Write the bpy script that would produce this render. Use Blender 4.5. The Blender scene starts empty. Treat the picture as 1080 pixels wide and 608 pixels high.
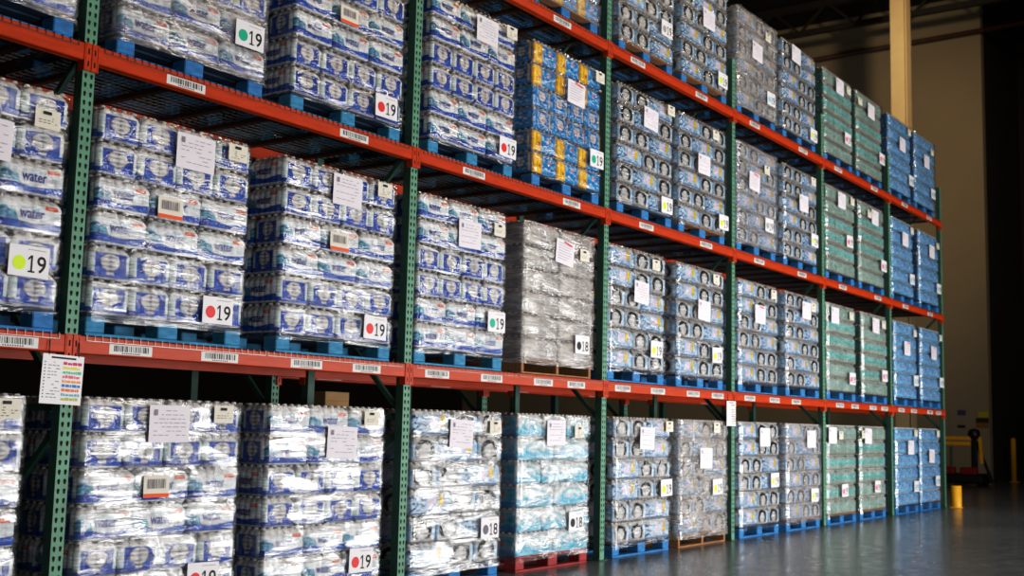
import bpy, bmesh, math, random
from mathutils import Vector, Matrix, noise

scene = bpy.context.scene
COL = scene.collection
PI = math.pi
BAY = 2.82                       # pitch of the rack uprights
LEVEL = [0.0, 1.645, 3.272, 4.901]   # top of the floor and of the three beam levels
RACK_D = 1.05

LOADS = {
  (0, -1, 1) : {'x': 1.465, 'note': (1.002, 1.278)} ,
  (0, 0, 0) : {'x': 0.124, 'paper': (0.559, 1.182), 'note': (0.962, 1.258), 'tag': (0.49, 0.822), 'card': (0.859, 0.281, 'red', '19')} ,
  (0, 0, 1) : {'x': 1.484, 'paper': (0.662, 1.076), 'note': (0.951, 1.249), 'card': (0.888, 0.269, 'red', '19')} ,
  (0, 1, 0) : {'x': 0.109, 'paper': (0.552, 1.145), 'note': (0.994, 1.202), 'card': (0.944, 0.406, 'grey', '18')} ,
  (0, 1, 1) : {'x': 1.485, 'paper': (0.523, 1.164), 'note': (0.896, 1.176), 'card': (0.857, 0.392, 'black', '18')} ,
  (0, 2, 0) : {'x': 0.24, 'paper': (0.585, 1.123), 'note': (1.039, 1.259), 'card': (0.978, 0.634, 'yellow', '19')} ,
  (0, 2, 1) : {'x': 1.566, 'paper': (0.561, 0.919), 'note': (0.814, 1.254), 'card': (0.831, 0.611, 'yellow', '19')} ,
  (0, 3, 0) : {'x': 0.24, 'paper': (0.626, 1.149), 'card': (0.905, 0.645, 'yellow', '')} ,
  (0, 3, 1) : {'x': 1.6, 'paper': (0.739, 1.133), 'card': (0.826, 0.424, 'yellow', '')} ,
  (0, 4, 0) : {'x': 0.16, 'paper': (0.125, 1.186), 'note': (0.431, 1.188), 'card': (0.558, 0.45, 'pink', '')} ,
  (0, 4, 1) : {'x': 1.45, 'paper': (0.26, 1.183), 'note': (0.055, 1.207), 'card': (0.627, 0.463, 'pink', '')} ,
  (0, 5, 0) : {'x': 0.24, 'paper': (0.653, 1.019), 'note': (0.914, 1.257), 'card': (0.893, 0.411, 'blue', '')} ,
  (0, 5, 1) : {'x': 1.487, 'paper': (0.528, 0.878), 'note': (0.908, 1.252), 'card': (0.83, 0.471, 'blue', '')} ,
  (1, -1, 1) : {'x': 1.602, 'paper': (0.642, 0.984), 'note': (0.978, 1.146), 'card': (0.926, 0.367, 'yellow', '19')} ,
  (1, 0, 0) : {'x': 0.1, 'paper': (0.667, 1.164), 'note': (0.994, 1.231), 'tag': (0.501, 0.798), 'card': (0.893, 0.225, 'red', '19')} ,
  (1, 0, 1) : {'x': 1.525, 'paper': (0.578, 1.167), 'note': (0.963, 1.242), 'tag': (0.514, 0.802), 'card': (0.906, 0.236, 'red', '19')} ,
  (1, 1, 0) : {'x': 0.101, 'paper': (0.598, 1.065), 'note': (0.993, 1.162), 'card': (0.973, 0.4, 'teal', '19')} ,
  (1, 1, 1) : {'x': 1.504, 'paper': (0.588, 1.106), 'note': (0.916, 1.123), 'card': (0.893, 0.306, 'black', '18')} ,
  (1, 2, 0) : {'x': 0.1, 'paper': (0.579, 0.897), 'note': (0.866, 1.206), 'card': (0.883, 0.355, 'yellow', '19')} ,
  (1, 2, 1) : {'x': 1.497, 'paper': (0.569, 0.847), 'note': (0.859, 1.22), 'card': (0.877, 0.384, 'yellow', '19')} ,
  (1, 3, 0) : {'x': 0.203, 'paper': (0.529, 0.939), 'note': (0.926, 1.218)} ,
  (1, 3, 1) : {'x': 1.6, 'paper': (0.601, 1.12), 'note': (0.833, 1.179)} ,
  (1, 4, 0) : {'x': 0.182, 'paper': (0.23, 1.151), 'note': (0.866, 1.195), 'card': (0.879, 0.321, 'pink', '')} ,
  (1, 4, 1) : {'x': 1.576, 'paper': (0.526, 1.148), 'note': (0.874, 1.191), 'card': (0.887, 0.426, 'pink', '')} ,
  (1, 5, 0) : {'x': 0.24, 'paper': (0.536, 0.912), 'note': (0.948, 1.182), 'card': (0.958, 0.424, 'blue', '')} ,
  (1, 5, 1) : {'x': 1.6, 'paper': (0.629, 0.929), 'note': (1.04, 1.213), 'card': (1.047, 0.456, 'blue', '')} ,
  (2, -1, 1) : {'x': 1.603} ,
  (2, 0, 0) : {'x': 0.185, 'card': (0.953, 0.382, 'teal', '19')} ,
  (2, 0, 1) : {'x': 1.555, 'tag': (0.496, 0.792), 'card': (0.91, 0.23, 'red', '19')} ,
  (2, 1, 0) : {'x': 0.185, 'paper': (0.674, 1.159), 'note': (1.015, 1.275), 'card': (0.988, 0.244, 'red', '19')} ,
  (2, 1, 1) : {'x': 1.6, 'paper': (0.635, 0.971), 'note': (1.047, 1.229), 'card': (1.001, 0.433, 'teal', '19')} ,
  (2, 2, 0) : {'x': 0.24, 'paper': (0.597, 1.056), 'note': (1.025, 1.297), 'card': (0.938, 0.225, 'yellow', '19')} ,
  (2, 2, 1) : {'x': 1.53, 'paper': (0.519, 0.824), 'note': (0.801, 1.214), 'card': (1.003, 0.257, 'yellow', '19')} ,
  (2, 3, 0) : {'x': 0.16, 'paper': (0.41, 0.88), 'note': (0.774, 1.088), 'card': (0.829, 0.419, 'white', '')} ,
  (2, 3, 1) : {'x': 1.543, 'paper': (0.581, 0.879), 'note': (0.918, 1.228), 'card': (0.938, 0.445, 'yellow', '')} ,
  (2, 4, 0) : {'x': 0.177, 'paper': (0.533, 1.156), 'note': (0.958, 1.214), 'card': (0.824, 0.622, 'pink', '')} ,
  (2, 4, 1) : {'x': 1.507, 'paper': (0.612, 1.137), 'note': (0.357, 1.154), 'card': (0.979, 0.456, 'pink', '')} ,
  (2, 5, 0) : {'x': 0.16, 'paper': (0.605, 1.018), 'note': (0.963, 1.208), 'card': (0.922, 0.416, 'blue', '')} ,
  (2, 5, 1) : {'x': 1.6, 'paper': (0.625, 1.015), 'note': (0.972, 1.16), 'card': (0.981, 0.425, 'blue', '')} ,
  (3, 1, 1) : {'x': 1.53} ,
  (3, 2, 0) : {'x': 0.24, 'card': (0.906, 0.462, 'white', '')} ,
  (3, 2, 1) : {'x': 1.567, 'paper': (0.585, 0.868), 'card': (0.931, 0.26, 'yellow', '')} ,
  (3, 3, 0) : {'x': 0.16, 'paper': (0.495, 0.864), 'note': (0.81, 1.133), 'card': (0.894, 0.373, 'blue', '')} ,
  (3, 3, 1) : {'x': 1.527, 'paper': (0.362, 1.17), 'card': (0.944, 0.228, 'yellow', '')} ,
  (3, 4, 0) : {'x': 0.147, 'paper': (0.528, 1.146), 'note': (0.876, 1.178), 'card': (0.817, 0.458, 'pink', '')} ,
  (3, 4, 1) : {'x': 1.45, 'paper': (0.555, 1.102), 'note': (0.055, 1.141), 'card': (1.013, 0.47, 'pink', '')} ,
  (3, 5, 0) : {'x': 0.1, 'paper': (0.592, 0.912), 'note': (0.955, 1.193), 'card': (1.016, 0.404, 'blue', '')} ,
  (3, 5, 1) : {'x': 1.45, 'paper': (0.563, 0.895), 'note': (0.882, 1.124), 'card': (0.893, 0.4, 'blue', '')} ,
}
STICKERS = {
  (1,-1): [2.47],
  (1,0): [0.38, 1.03, 1.77, 2.36],
  (1,1): [0.33, 1.03, 1.78, 2.31],
  (1,2): [0.32, 1.02, 1.8, 2.39],
  (1,3): [0.42, 1.14, 1.82],
  (1,4): [0.55, 1.15, 1.91, 2.43],
  (1,5): [0.42, 1.05, 1.93, 2.43],
  (2,0): [0.66, 2.14],
  (2,1): [0.72, 2.18],
  (2,2): [0.75, 2.09],
  (2,3): [0.69, 2.03],
  (2,4): [0.7, 2.19],
  (2,5): [0.7, 2.03],
  (3,1): [1.97],
  (3,2): [0.54, 1.96],
  (3,3): [0.56, 2.09],
  (3,4): [0.56, 2.08],
  (3,5): [0.73, 2.08],
}


# ------------------------------------------------------------------ helpers
def srgb(r, g, b, a=1.0):
    def f(c):
        c /= 255.0
        return c / 12.92 if c <= 0.04045 else ((c + 0.055) / 1.055) ** 2.4
    return (f(r), f(g), f(b), a)

def link(o, parent=None):
    COL.objects.link(o)
    if parent is not None:
        o.parent = parent
    return o

def tag(o, label=None, cat=None, group=None, kind=None):
    if label: o['label'] = label
    if cat:
        o['category'] = cat
        if not kind: kind = 'thing'
    if group: o['group'] = group
    if kind: o['kind'] = kind
    return o

def empty(name, loc=(0, 0, 0), rz=0.0):
    o = bpy.data.objects.new(name, None)
    o.empty_display_size = 0.1
    o.location = loc
    o.rotation_euler = (0, 0, rz)
    return link(o)

class MB:
    """collects faces and links them as one mesh object"""
    def __init__(self):
        self.v, self.f, self.m, self.s, self.c = [], [], [], [], None
    def face(self, idx, mat=0, smooth=False):
        self.f.append(idx); self.m.append(mat); self.s.append(smooth)
    def box(self, x0, x1, y0, y1, z0, z1, mat=0, bev=0.0):
        if bev > 0:
            bev = min(bev, (x1-x0)*.45, (y1-y0)*.45, (z1-z0)*.45)
            # chamfered box: 24 verts
            n = len(self.v)
            idx = {}
            for ax in range(3):
                for sx in (0, 1):
                    for sy in (0, 1):
                        for sz in (0, 1):
                            p = [(x0, x1)[sx], (y0, y1)[sy], (z0, z1)[sz]]
                            s = (sx, sy, sz)
                            for k in range(3):
                                if k != ax:
                                    p[k] += bev if s[k] == 0 else -bev
                            idx[(ax,) + s] = len(self.v)
                            self.v.append(tuple(p))
            def q(a): self.face(a, mat)
            for s in (0, 1):
                A = [idx[(0, s, 0, 0)], idx[(0, s, 1, 0)], idx[(0, s, 1, 1)], idx[(0, s, 0, 1)]]
                B = [idx[(1, 0, s, 0)], idx[(1, 1, s, 0)], idx[(1, 1, s, 1)], idx[(1, 0, s, 1)]]
                Cc = [idx[(2, 0, 0, s)], idx[(2, 1, 0, s)], idx[(2, 1, 1, s)], idx[(2, 0, 1, s)]]
                q(A if s else A[::-1]); q(B[::-1] if s else B); q(Cc if s else Cc[::-1])
            for a in (0, 1):
                for b in (0, 1):
                    q([idx[(0, a, b, 0)], idx[(0, a, b, 1)], idx[(1, a, b, 1)], idx[(1, a, b, 0)]])
                    q([idx[(0, a, 0, b)], idx[(0, a, 1, b)], idx[(2, a, 1, b)], idx[(2, a, 0, b)]])
                    q([idx[(1, 0, a, b)], idx[(1, 1, a, b)], idx[(2, 1, a, b)], idx[(2, 0, a, b)]])
                    for c in (0, 1):
                        q([idx[(0, a, b, c)], idx[(1, a, b, c)], idx[(2, a, b, c)]])
            return
        n = len(self.v)
        self.v += [(x0, y0, z0), (x1, y0, z0), (x1, y1, z0), (x0, y1, z0), (x0, y0, z1), (x1, y0, z1), (x1, y1, z1), (x0, y1, z1)]
        for q in ((0, 3, 2, 1), (4, 5, 6, 7), (0, 1, 5, 4), (1, 2, 6, 5), (2, 3, 7, 6), (3, 0, 4, 7)):
            self.face([n + i for i in q], mat)
    def tube(self, p0, p1, r, seg=8, mat=0, r1=None, cap=True, smooth=True):
        p0, p1 = Vector(p0), Vector(p1)
        d = (p1 - p0).normalized()
        a = d.orthogonal().normalized(); b = d.cross(a)
        n = len(self.v)
        for p, rr in ((p0, r), (p1, r if r1 is None else r1)):
            for i in range(seg):
                t = 2 * PI * i / seg
                self.v.append(tuple(p + a * (rr * math.cos(t)) + b * (rr * math.sin(t))))
        for i in range(seg):
            j = (i + 1) % seg
            self.face([n + i, n + j, n + seg + j, n + seg + i], mat, smooth)
        if cap:
            self.face([n + i for i in range(seg)][::-1], mat)
            self.face([n + seg + i for i in range(seg)], mat)
    def bar(self, p0, p1, w, h, mat=0):
        """rectangular bar"""
        p0, p1 = Vector(p0), Vector(p1)
        d = (p1 - p0).normalized()
        up = Vector((0, 0, 1)) if abs(d.z) < .95 else Vector((1, 0, 0))
        s = d.cross(up).normalized(); t = s.cross(d)
        n = len(self.v)
        for p in (p0, p1):
            for a, b in ((-1, -1), (1, -1), (1, 1), (-1, 1)):
                self.v.append(tuple(p + s * (a * w / 2) + t * (b * h / 2)))
        for q in ((3, 2, 1, 0), (4, 5, 6, 7), (0, 1, 5, 4), (1, 2, 6, 5), (2, 3, 7, 6), (3, 0, 4, 7)):
            self.face([n + i for i in q], mat)
    def quad_y(self, x0, x1, z0, z1, y, mat=0):
        n = len(self.v)
        self.v += [(x0, y, z0), (x1, y, z0), (x1, y, z1), (x0, y, z1)]
        self.face([n, n + 1, n + 2, n + 3], mat)
    def poly_y(self, pts, y, mat=0):
        n = len(self.v)
        self.v += [(p[0], y, p[1]) for p in pts]
        self.face(list(range(n, n + len(pts))), mat)
    def disc_y(self, cx, cz, r, y, seg=24, mat=0, rz=None):
        rz = rz or r
        self.poly_y([(cx + r * math.cos(2 * PI * i / seg), cz + rz * math.sin(2 * PI * i / seg)) for i in range(seg)], y, mat)
    def lathe(self, prof, cx=0, cy=0, seg=16, mat=0):
        n = len(self.v)
        for r, z in prof:
            for i in range(seg):
                t = 2 * PI * i / seg
                self.v.append((cx + r * math.cos(t), cy + r * math.sin(t), z))
        for k in range(len(prof) - 1):
            for i in range(seg):
                j = (i + 1) % seg
                self.face([n + k * seg + i, n + k * seg + j, n + (k + 1) * seg + j, n + (k + 1) * seg + i], mat, True)
        self.face([n + i for i in range(seg)][::-1], mat)
        self.face([n + (len(prof) - 1) * seg + i for i in range(seg)], mat)
    def merge_mesh(self, me, fn, mat):
        n = len(self.v)
        for v in me.vertices:
            self.v.append(fn(v.co))
        for p in me.polygons:
            self.face([n + i for i in p.vertices], mat)
    def mesh(self, name, mats, colors=None):
        me = bpy.data.meshes.new(name)
        me.from_pydata(self.v, [], self.f)
        for m in mats if isinstance(mats, (list, tuple)) else [mats]:
            me.materials.append(m)
        me.polygons.foreach_set('material_index', self.m)
        me.polygons.foreach_set('use_smooth', self.s)
        if colors is not None:
            at = me.color_attributes.new('Col', 'FLOAT_COLOR', 'POINT')
            flat = []
            for c in colors: flat += list(c)
            at.data.foreach_set('color', flat)
        me.update()
        return me
    def build(self, name, mats, parent=None, loc=(0, 0, 0)):
        o = bpy.data.objects.new(name, self.mesh(name, mats))
        o.location = loc
        return link(o, parent)

def place(name, me, parent=None, loc=(0, 0, 0)):
    o = bpy.data.objects.new(name, me)
    o.location = loc
    return link(o, parent)

def text_mesh(s, bold=0.0, spacing=1.0):
    cu = bpy.data.curves.new('glyphs', 'FONT')
    cu.body = s; cu.size = 1.0; cu.offset = bold; cu.resolution_u = 3
    cu.align_x = 'CENTER'; cu.align_y = 'CENTER'; cu.space_character = spacing
    o = bpy.data.objects.new('glyphs', cu)
    COL.objects.link(o)
    bpy.context.view_layer.update()
    dg = bpy.context.evaluated_depsgraph_get()
    me = bpy.data.meshes.new_from_object(o.evaluated_get(dg))
    bpy.data.objects.remove(o); bpy.data.curves.remove(cu)
    xs = [v.co.x for v in me.vertices]; ys = [v.co.y for v in me.vertices]
    cx, cy = (min(xs) + max(xs)) / 2, (min(ys) + max(ys)) / 2
    for v in me.vertices:
        v.co.x -= cx; v.co.y -= cy
    return me, max(xs) - min(xs), max(ys) - min(ys)

# ------------------------------------------------------------------ materials
def new_mat(name):
    m = bpy.data.materials.new(name); m.use_nodes = True
    nt = m.node_tree; nt.nodes.clear()
    out = nt.nodes.new('ShaderNodeOutputMaterial')
    bs = nt.nodes.new('ShaderNodeBsdfPrincipled')
    nt.links.new(bs.outputs[0], out.inputs[0])
    return m, nt, bs, out

def node(nt, t, **kw):
    n = nt.nodes.new(t)
    for k, v in kw.items():
        setattr(n, k, v)
    return n

def paint(name, rgb, rough=0.5, metal=0.0, var=0.15, scale=6.0, stretch=(1, 1, 1), bump=0.0, coat=0.0, spec=0.5):
    """painted surface with blotchy procedural variation"""
    m, nt, bs, out = new_mat(name)
    tc = node(nt, 'ShaderNodeTexCoord')
    mp = node(nt, 'ShaderNodeMapping'); mp.inputs['Scale'].default_value = stretch
    nz = node(nt, 'ShaderNodeTexNoise'); nz.inputs['Scale'].default_value = scale; nz.inputs['Detail'].default_value = 5
    nt.links.new(tc.outputs['Object'], mp.inputs[0]); nt.links.new(mp.outputs[0], nz.inputs['Vector'])
    rp = node(nt, 'ShaderNodeMapRange')
    rp.inputs['From Min'].default_value = .3; rp.inputs['From Max'].default_value = .7
    rp.inputs['To Min'].default_value = 1 - var; rp.inputs['To Max'].default_value = 1 + var
    nt.links.new(nz.outputs['Fac'], rp.inputs['Value'])
    mx = node(nt, 'ShaderNodeMix', data_type='RGBA', blend_type='MULTIPLY')
    mx.inputs['Factor'].default_value = 1
    mx.inputs['A'].default_value = srgb(*rgb)
    nt.links.new(rp.outputs[0], mx.inputs['B'])
    nt.links.new(mx.outputs['Result'], bs.inputs['Base Color'])
    bs.inputs['Roughness'].default_value = rough
    bs.inputs['Metallic'].default_value = metal
    bs.inputs['Coat Weight'].default_value = coat
    bs.inputs['Specular IOR Level'].default_value = spec
    if bump:
        b = node(nt, 'ShaderNodeBump'); b.inputs['Strength'].default_value = bump; b.inputs['Distance'].default_value = .01
        nt.links.new(nz.outputs['Fac'], b.inputs['Height']); nt.links.new(b.outputs[0], bs.inputs['Normal'])
    return m

def film_material(name, rough=0.24, bump=0.5):
    """printed shrink film: the print comes from the mesh's colour attribute"""
    m, nt, bs, out = new_mat(name)
    at = node(nt, 'ShaderNodeAttribute'); at.attribute_name = 'Col'
    oi = node(nt, 'ShaderNodeObjectInfo')
    tc = node(nt, 'ShaderNodeTexCoord')
    off = node(nt, 'ShaderNodeVectorMath', operation='SCALE'); off.inputs[0].default_value = (37, 19, 53)
    nt.links.new(oi.outputs['Random'], off.inputs['Scale'])
    add = node(nt, 'ShaderNodeVectorMath', operation='ADD')
    nt.links.new(tc.outputs['Object'], add.inputs[0]); nt.links.new(off.outputs[0], add.inputs[1])
    mp = node(nt, 'ShaderNodeMapping'); mp.inputs['Scale'].default_value = (9, 9, 22)
    nt.links.new(add.outputs[0], mp.inputs[0])
    nz = node(nt, 'ShaderNodeTexNoise'); nz.inputs['Scale'].default_value = 1.6; nz.inputs['Detail'].default_value = 4; nz.inputs['Distortion'].default_value = .8
    nt.links.new(mp.outputs[0], nz.inputs['Vector'])
    rp = node(nt, 'ShaderNodeMapRange')
    rp.inputs['From Min'].default_value = .3; rp.inputs['From Max'].default_value = .72
    rp.inputs['To Min'].default_value = .72; rp.inputs['To Max'].default_value = 1.22
    nt.links.new(nz.outputs['Fac'], rp.inputs['Value'])
    mx = node(nt, 'ShaderNodeMix', data_type='RGBA', blend_type='MULTIPLY'); mx.inputs['Factor'].default_value = 1
    nt.links.new(at.outputs['Color'], mx.inputs['A']); nt.links.new(rp.outputs[0], mx.inputs['B'])
    nt.links.new(mx.outputs['Result'], bs.inputs['Base Color'])
    bs.inputs['Roughness'].default_value = rough
    bs.inputs['Specular IOR Level'].default_value = .35
    b = node(nt, 'ShaderNodeBump'); b.inputs['Strength'].default_value = bump; b.inputs['Distance'].default_value = .012
    nt.links.new(nz.outputs['Fac'], b.inputs['Height']); nt.links.new(b.outputs[0], bs.inputs['Normal'])
    return m

def wrap_material(name, haze, tint, gloss=.09, cap=.23, shine=5.0):
    """clear stretch film: see-through, wrinkled, with sharp streaky reflections"""
    m = bpy.data.materials.new(name); m.use_nodes = True
    nt = m.node_tree; nt.nodes.clear()
    out = node(nt, 'ShaderNodeOutputMaterial')
    tr = node(nt, 'ShaderNodeBsdfTransparent'); tr.inputs[0].default_value = (.97, .97, .97, 1)
    gl = node(nt, 'ShaderNodeBsdfGlossy'); gl.inputs['Roughness'].default_value = gloss; gl.inputs['Color'].default_value = (1, 1, 1, 1)
    df = node(nt, 'ShaderNodeBsdfDiffuse'); df.inputs['Color'].default_value = srgb(*tint)
    tc = node(nt, 'ShaderNodeTexCoord'); oi = node(nt, 'ShaderNodeObjectInfo')
    off = node(nt, 'ShaderNodeVectorMath', operation='SCALE'); off.inputs[0].default_value = (41, 23, 67)
    nt.links.new(oi.outputs['Random'], off.inputs['Scale'])
    add = node(nt, 'ShaderNodeVectorMath', operation='ADD')
    nt.links.new(tc.outputs['Object'], add.inputs[0]); nt.links.new(off.outputs[0], add.inputs[1])
    mp = node(nt, 'ShaderNodeMapping'); mp.inputs['Scale'].default_value = (2.2, 2.2, 16); mp.inputs['Rotation'].default_value = (0, .12, 0)
    nt.links.new(add.outputs[0], mp.inputs[0])
    nz = node(nt, 'ShaderNodeTexNoise'); nz.inputs['Scale'].default_value = 1.5; nz.inputs['Detail'].default_value = 6; nz.inputs['Roughness'].default_value = .6; nz.inputs['Distortion'].default_value = 1.2
    nt.links.new(mp.outputs[0], nz.inputs['Vector'])
    b = node(nt, 'ShaderNodeBump'); b.inputs['Strength'].default_value = .4; b.inputs['Distance'].default_value = .03
    nt.links.new(nz.outputs['Fac'], b.inputs['Height'])
    nt.links.new(b.outputs[0], gl.inputs['Normal'])
    # haze: thicker where the film is folded
    rp = node(nt, 'ShaderNodeMapRange')
    rp.inputs['From Min'].default_value = .42; rp.inputs['From Max'].default_value = .75
    rp.inputs['To Min'].default_value = haze * .35; rp.inputs['To Max'].default_value = min(.95, haze * 2.0)
    nt.links.new(nz.outputs['Fac'], rp.inputs['Value'])
    m1 = node(nt, 'ShaderNodeMixShader')
    nt.links.new(rp.outputs[0], m1.inputs[0]); nt.links.new(tr.outputs[0], m1.inputs[1]); nt.links.new(df.outputs[0], m1.inputs[2])
    fr = node(nt, 'ShaderNodeFresnel'); fr.inputs['IOR'].default_value = 1.5
    nt.links.new(b.outputs[0], fr.inputs['Normal'])
    ma = node(nt, 'ShaderNodeMath', operation='MULTIPLY_ADD'); ma.inputs[1].default_value = 2.2; ma.inputs[2].default_value = .0
    nt.links.new(fr.outputs[0], ma.inputs[0])
    # the film lies flat and mirror-like only in patches
    mp2 = node(nt, 'ShaderNodeMapping'); mp2.inputs['Scale'].default_value = (2.6, 2.6, 5.5)
    nt.links.new(add.outputs[0], mp2.inputs[0])
    n2 = node(nt, 'ShaderNodeTexNoise'); n2.inputs['Scale'].default_value = 1.3; n2.inputs['Detail'].default_value = 3; n2.inputs['Distortion'].default_value = .7
    nt.links.new(mp2.outputs[0], n2.inputs['Vector'])
    r2 = node(nt, 'ShaderNodeMapRange'); r2.inputs['From Min'].default_value = .44; r2.inputs['From Max'].default_value = .62
    r2.inputs['To Min'].default_value = .7; r2.inputs['To Max'].default_value = shine
    nt.links.new(n2.outputs['Fac'], r2.inputs['Value']); nt.links.new(r2.outputs[0], ma.inputs[1])
    m2 = node(nt, 'ShaderNodeMixShader')
    mn = node(nt, 'ShaderNodeMath', operation='MINIMUM'); mn.inputs[1].default_value = cap
    nt.links.new(ma.outputs[0], mn.inputs[0]); nt.links.new(mn.outputs[0], m2.inputs[0]); nt.links.new(m1.outputs[0], m2.inputs[1]); nt.links.new(gl.outputs[0], m2.inputs[2])
    nt.links.new(m2.outputs[0], out.inputs[0])
    return m

M = {}
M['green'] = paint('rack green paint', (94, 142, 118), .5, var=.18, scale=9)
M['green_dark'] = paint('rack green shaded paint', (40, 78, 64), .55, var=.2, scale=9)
M['hole'] = paint('punched hole', (6, 10, 10), .9, var=0)
M['orange'] = paint('beam orange paint', (182, 60, 18), .42, var=.14, scale=7, stretch=(1, 6, 6), spec=.3)
M['orange_dark'] = paint('beam orange paint worn', (176, 62, 30), .5, var=.2, scale=7, stretch=(1, 6, 6))
M['wire'] = paint('galvanised wire', (120, 120, 116), .34, metal=.9, var=.12, scale=20)
M['channel'] = paint('deck support channel', (60, 42, 34), .5, metal=.3, var=.2)
M['blue_wood'] = paint('blue painted timber', (40, 114, 172), .65, var=.32, scale=11, stretch=(1, 1, 3), bump=.2)
M['teal_wood'] = paint('blue green painted timber', (46, 126, 166), .65, var=.32, scale=11, stretch=(1, 1, 3), bump=.2)
M['blue_dark'] = paint('shaded blue deck timber', (20, 48, 76), .7, var=.3, scale=9, bump=.2)  # deck boards darkened in colour to stand for shade under and inside pallets
M['red_wood'] = paint('red painted timber', (142, 38, 38), .6, var=.35, scale=11, bump=.2)
M['raw_wood'] = paint('raw pallet timber', (142, 100, 62), .75, var=.3, scale=8, stretch=(1, 5, 8), bump=.25)
M['paper'] = paint('white copy paper', (226, 220, 228), .7, var=.03)
M['cream'] = paint('cream label paper', (222, 216, 200), .7, var=.03)
M['ink'] = paint('black ink', (18, 18, 20), .6, var=0)
M['greyink'] = paint('grey print', (130, 125, 135), .6, var=0)
M['sticker'] = paint('barcode sticker', (214, 214, 212), .5, var=.04)
M['orange_ink'] = paint('orange print', (232, 88, 28), .6, var=0)
M['red_ink'] = paint('red print', (214, 50, 46), .6, var=0)
DOT = {'yellow': (206, 240, 20), 'teal': (0, 170, 138), 'red': (222, 48, 48), 'black': (14, 14, 16), 'grey': (96, 96, 104),
       'pink': (236, 66, 120), 'blue': (120, 200, 224), 'white': (150, 150, 150)}
for k, c in DOT.items():
    M['dot_' + k] = paint(k + ' dot sticker', c, .5, var=0)
M['card'] = paint('white card', (232, 230, 234), .5, var=.02)
M['film'] = film_material('printed shrink film')
M['navy'] = paint('navy lettering', (24, 40, 130), .4, var=0)
M['cap'] = paint('clear plastic cap', (196, 196, 194), .3, var=.1, coat=.3)
M['core'] = paint('inner water packs', (70, 78, 100), .4, var=.4, scale=14)
M['wrap'] = wrap_material('stretch wrap clear', .022, (205, 205, 205))
M['wrap_shiny'] = wrap_material('stretch wrap shiny', .05, (215, 215, 215), .10, .36, 9.0)
M['wrap_mid'] = wrap_material('stretch wrap folded', .34, (178, 176, 180))
M['wrap_heavy'] = wrap_material('stretch wrap cloudy', .52, (176, 170, 166))
M['cardboard'] = paint('corrugated cardboard', (178, 144, 100), .8, var=.1, scale=5)
M['yellow'] = paint('safety yellow paint', (236, 170, 24), .45, var=.1)
M['column'] = paint('cream column paint', (200, 176, 136), .6, var=.06, scale=2)
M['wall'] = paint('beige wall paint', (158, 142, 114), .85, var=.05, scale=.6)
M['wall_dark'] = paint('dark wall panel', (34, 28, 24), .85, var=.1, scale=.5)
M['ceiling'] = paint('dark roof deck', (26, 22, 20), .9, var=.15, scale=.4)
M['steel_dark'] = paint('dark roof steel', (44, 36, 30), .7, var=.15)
M['pipe'] = paint('red brown pipe', (72, 40, 28), .6, var=.15)
M['black'] = paint('black plastic', (16, 15, 15), .45, var=.1)
M['red'] = paint('red machine cover', (130, 24, 20), .45, var=.1)
M['grey_metal'] = paint('grey steel', (110, 110, 108), .4, metal=.6, var=.1)
M['purple'] = paint('purple print', (70, 56, 110), .7, var=0)
M['poster'] = paint('poster paper', (150, 140, 120), .8, var=.05)
M['sign_yellow'] = paint('yellow sign', (196, 180, 30), .6, var=.05)
M['sign_dark'] = paint('dark sign', (44, 28, 18), .6, var=.05)
M['sign_brown'] = paint('amber sign', (150, 96, 30), .6, var=.05)

def floor_material():
    m, nt, bs, out = new_mat('polished concrete')
    tc = node(nt, 'ShaderNodeTexCoord')
    n1 = node(nt, 'ShaderNodeTexNoise'); n1.inputs['Scale'].default_value = .35; n1.inputs['Detail'].default_value = 8
    n2 = node(nt, 'ShaderNodeTexNoise'); n2.inputs['Scale'].default_value = 5; n2.inputs['Detail'].default_value = 6
    nt.links.new(tc.outputs['Object'], n1.inputs['Vector']); nt.links.new(tc.outputs['Object'], n2.inputs['Vector'])
    cr = node(nt, 'ShaderNodeValToRGB')
    cr.color_ramp.elements[0].position = .3; cr.color_ramp.elements[0].color = srgb(76, 80, 83)
    cr.color_ramp.elements[1].position = .75; cr.color_ramp.elements[1].color = srgb(110, 114, 117)
    mx = node(nt, 'ShaderNodeMix', data_type='FLOAT'); mx.inputs['Factor'].default_value = .4
    nt.links.new(n1.outputs['Fac'], mx.inputs['A']); nt.links.new(n2.outputs['Fac'], mx.inputs['B'])
    nt.links.new(mx.outputs['Result'], cr.inputs[0]); nt.links.new(cr.outputs[0], bs.inputs['Base Color'])
    rr = node(nt, 'ShaderNodeMapRange'); rr.inputs['To Min'].default_value = .12; rr.inputs['To Max'].default_value = .34
    nt.links.new(n2.outputs['Fac'], rr.inputs['Value']); nt.links.new(rr.outputs[0], bs.inputs['Roughness'])
    b = node(nt, 'ShaderNodeBump'); b.inputs['Strength'].default_value = .06; b.inputs['Distance'].default_value = .01
    nt.links.new(n2.outputs['Fac'], b.inputs['Height']); nt.links.new(b.outputs[0], bs.inputs['Normal'])
    bs.inputs['Specular IOR Level'].default_value = .6
    return m
M['floor'] = floor_material()

# ------------------------------------------------------------------ setting
def struct(name, mb, mat, label, cat):
    o = mb.build(name, mat)
    return tag(o, label, cat, kind='structure')

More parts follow.
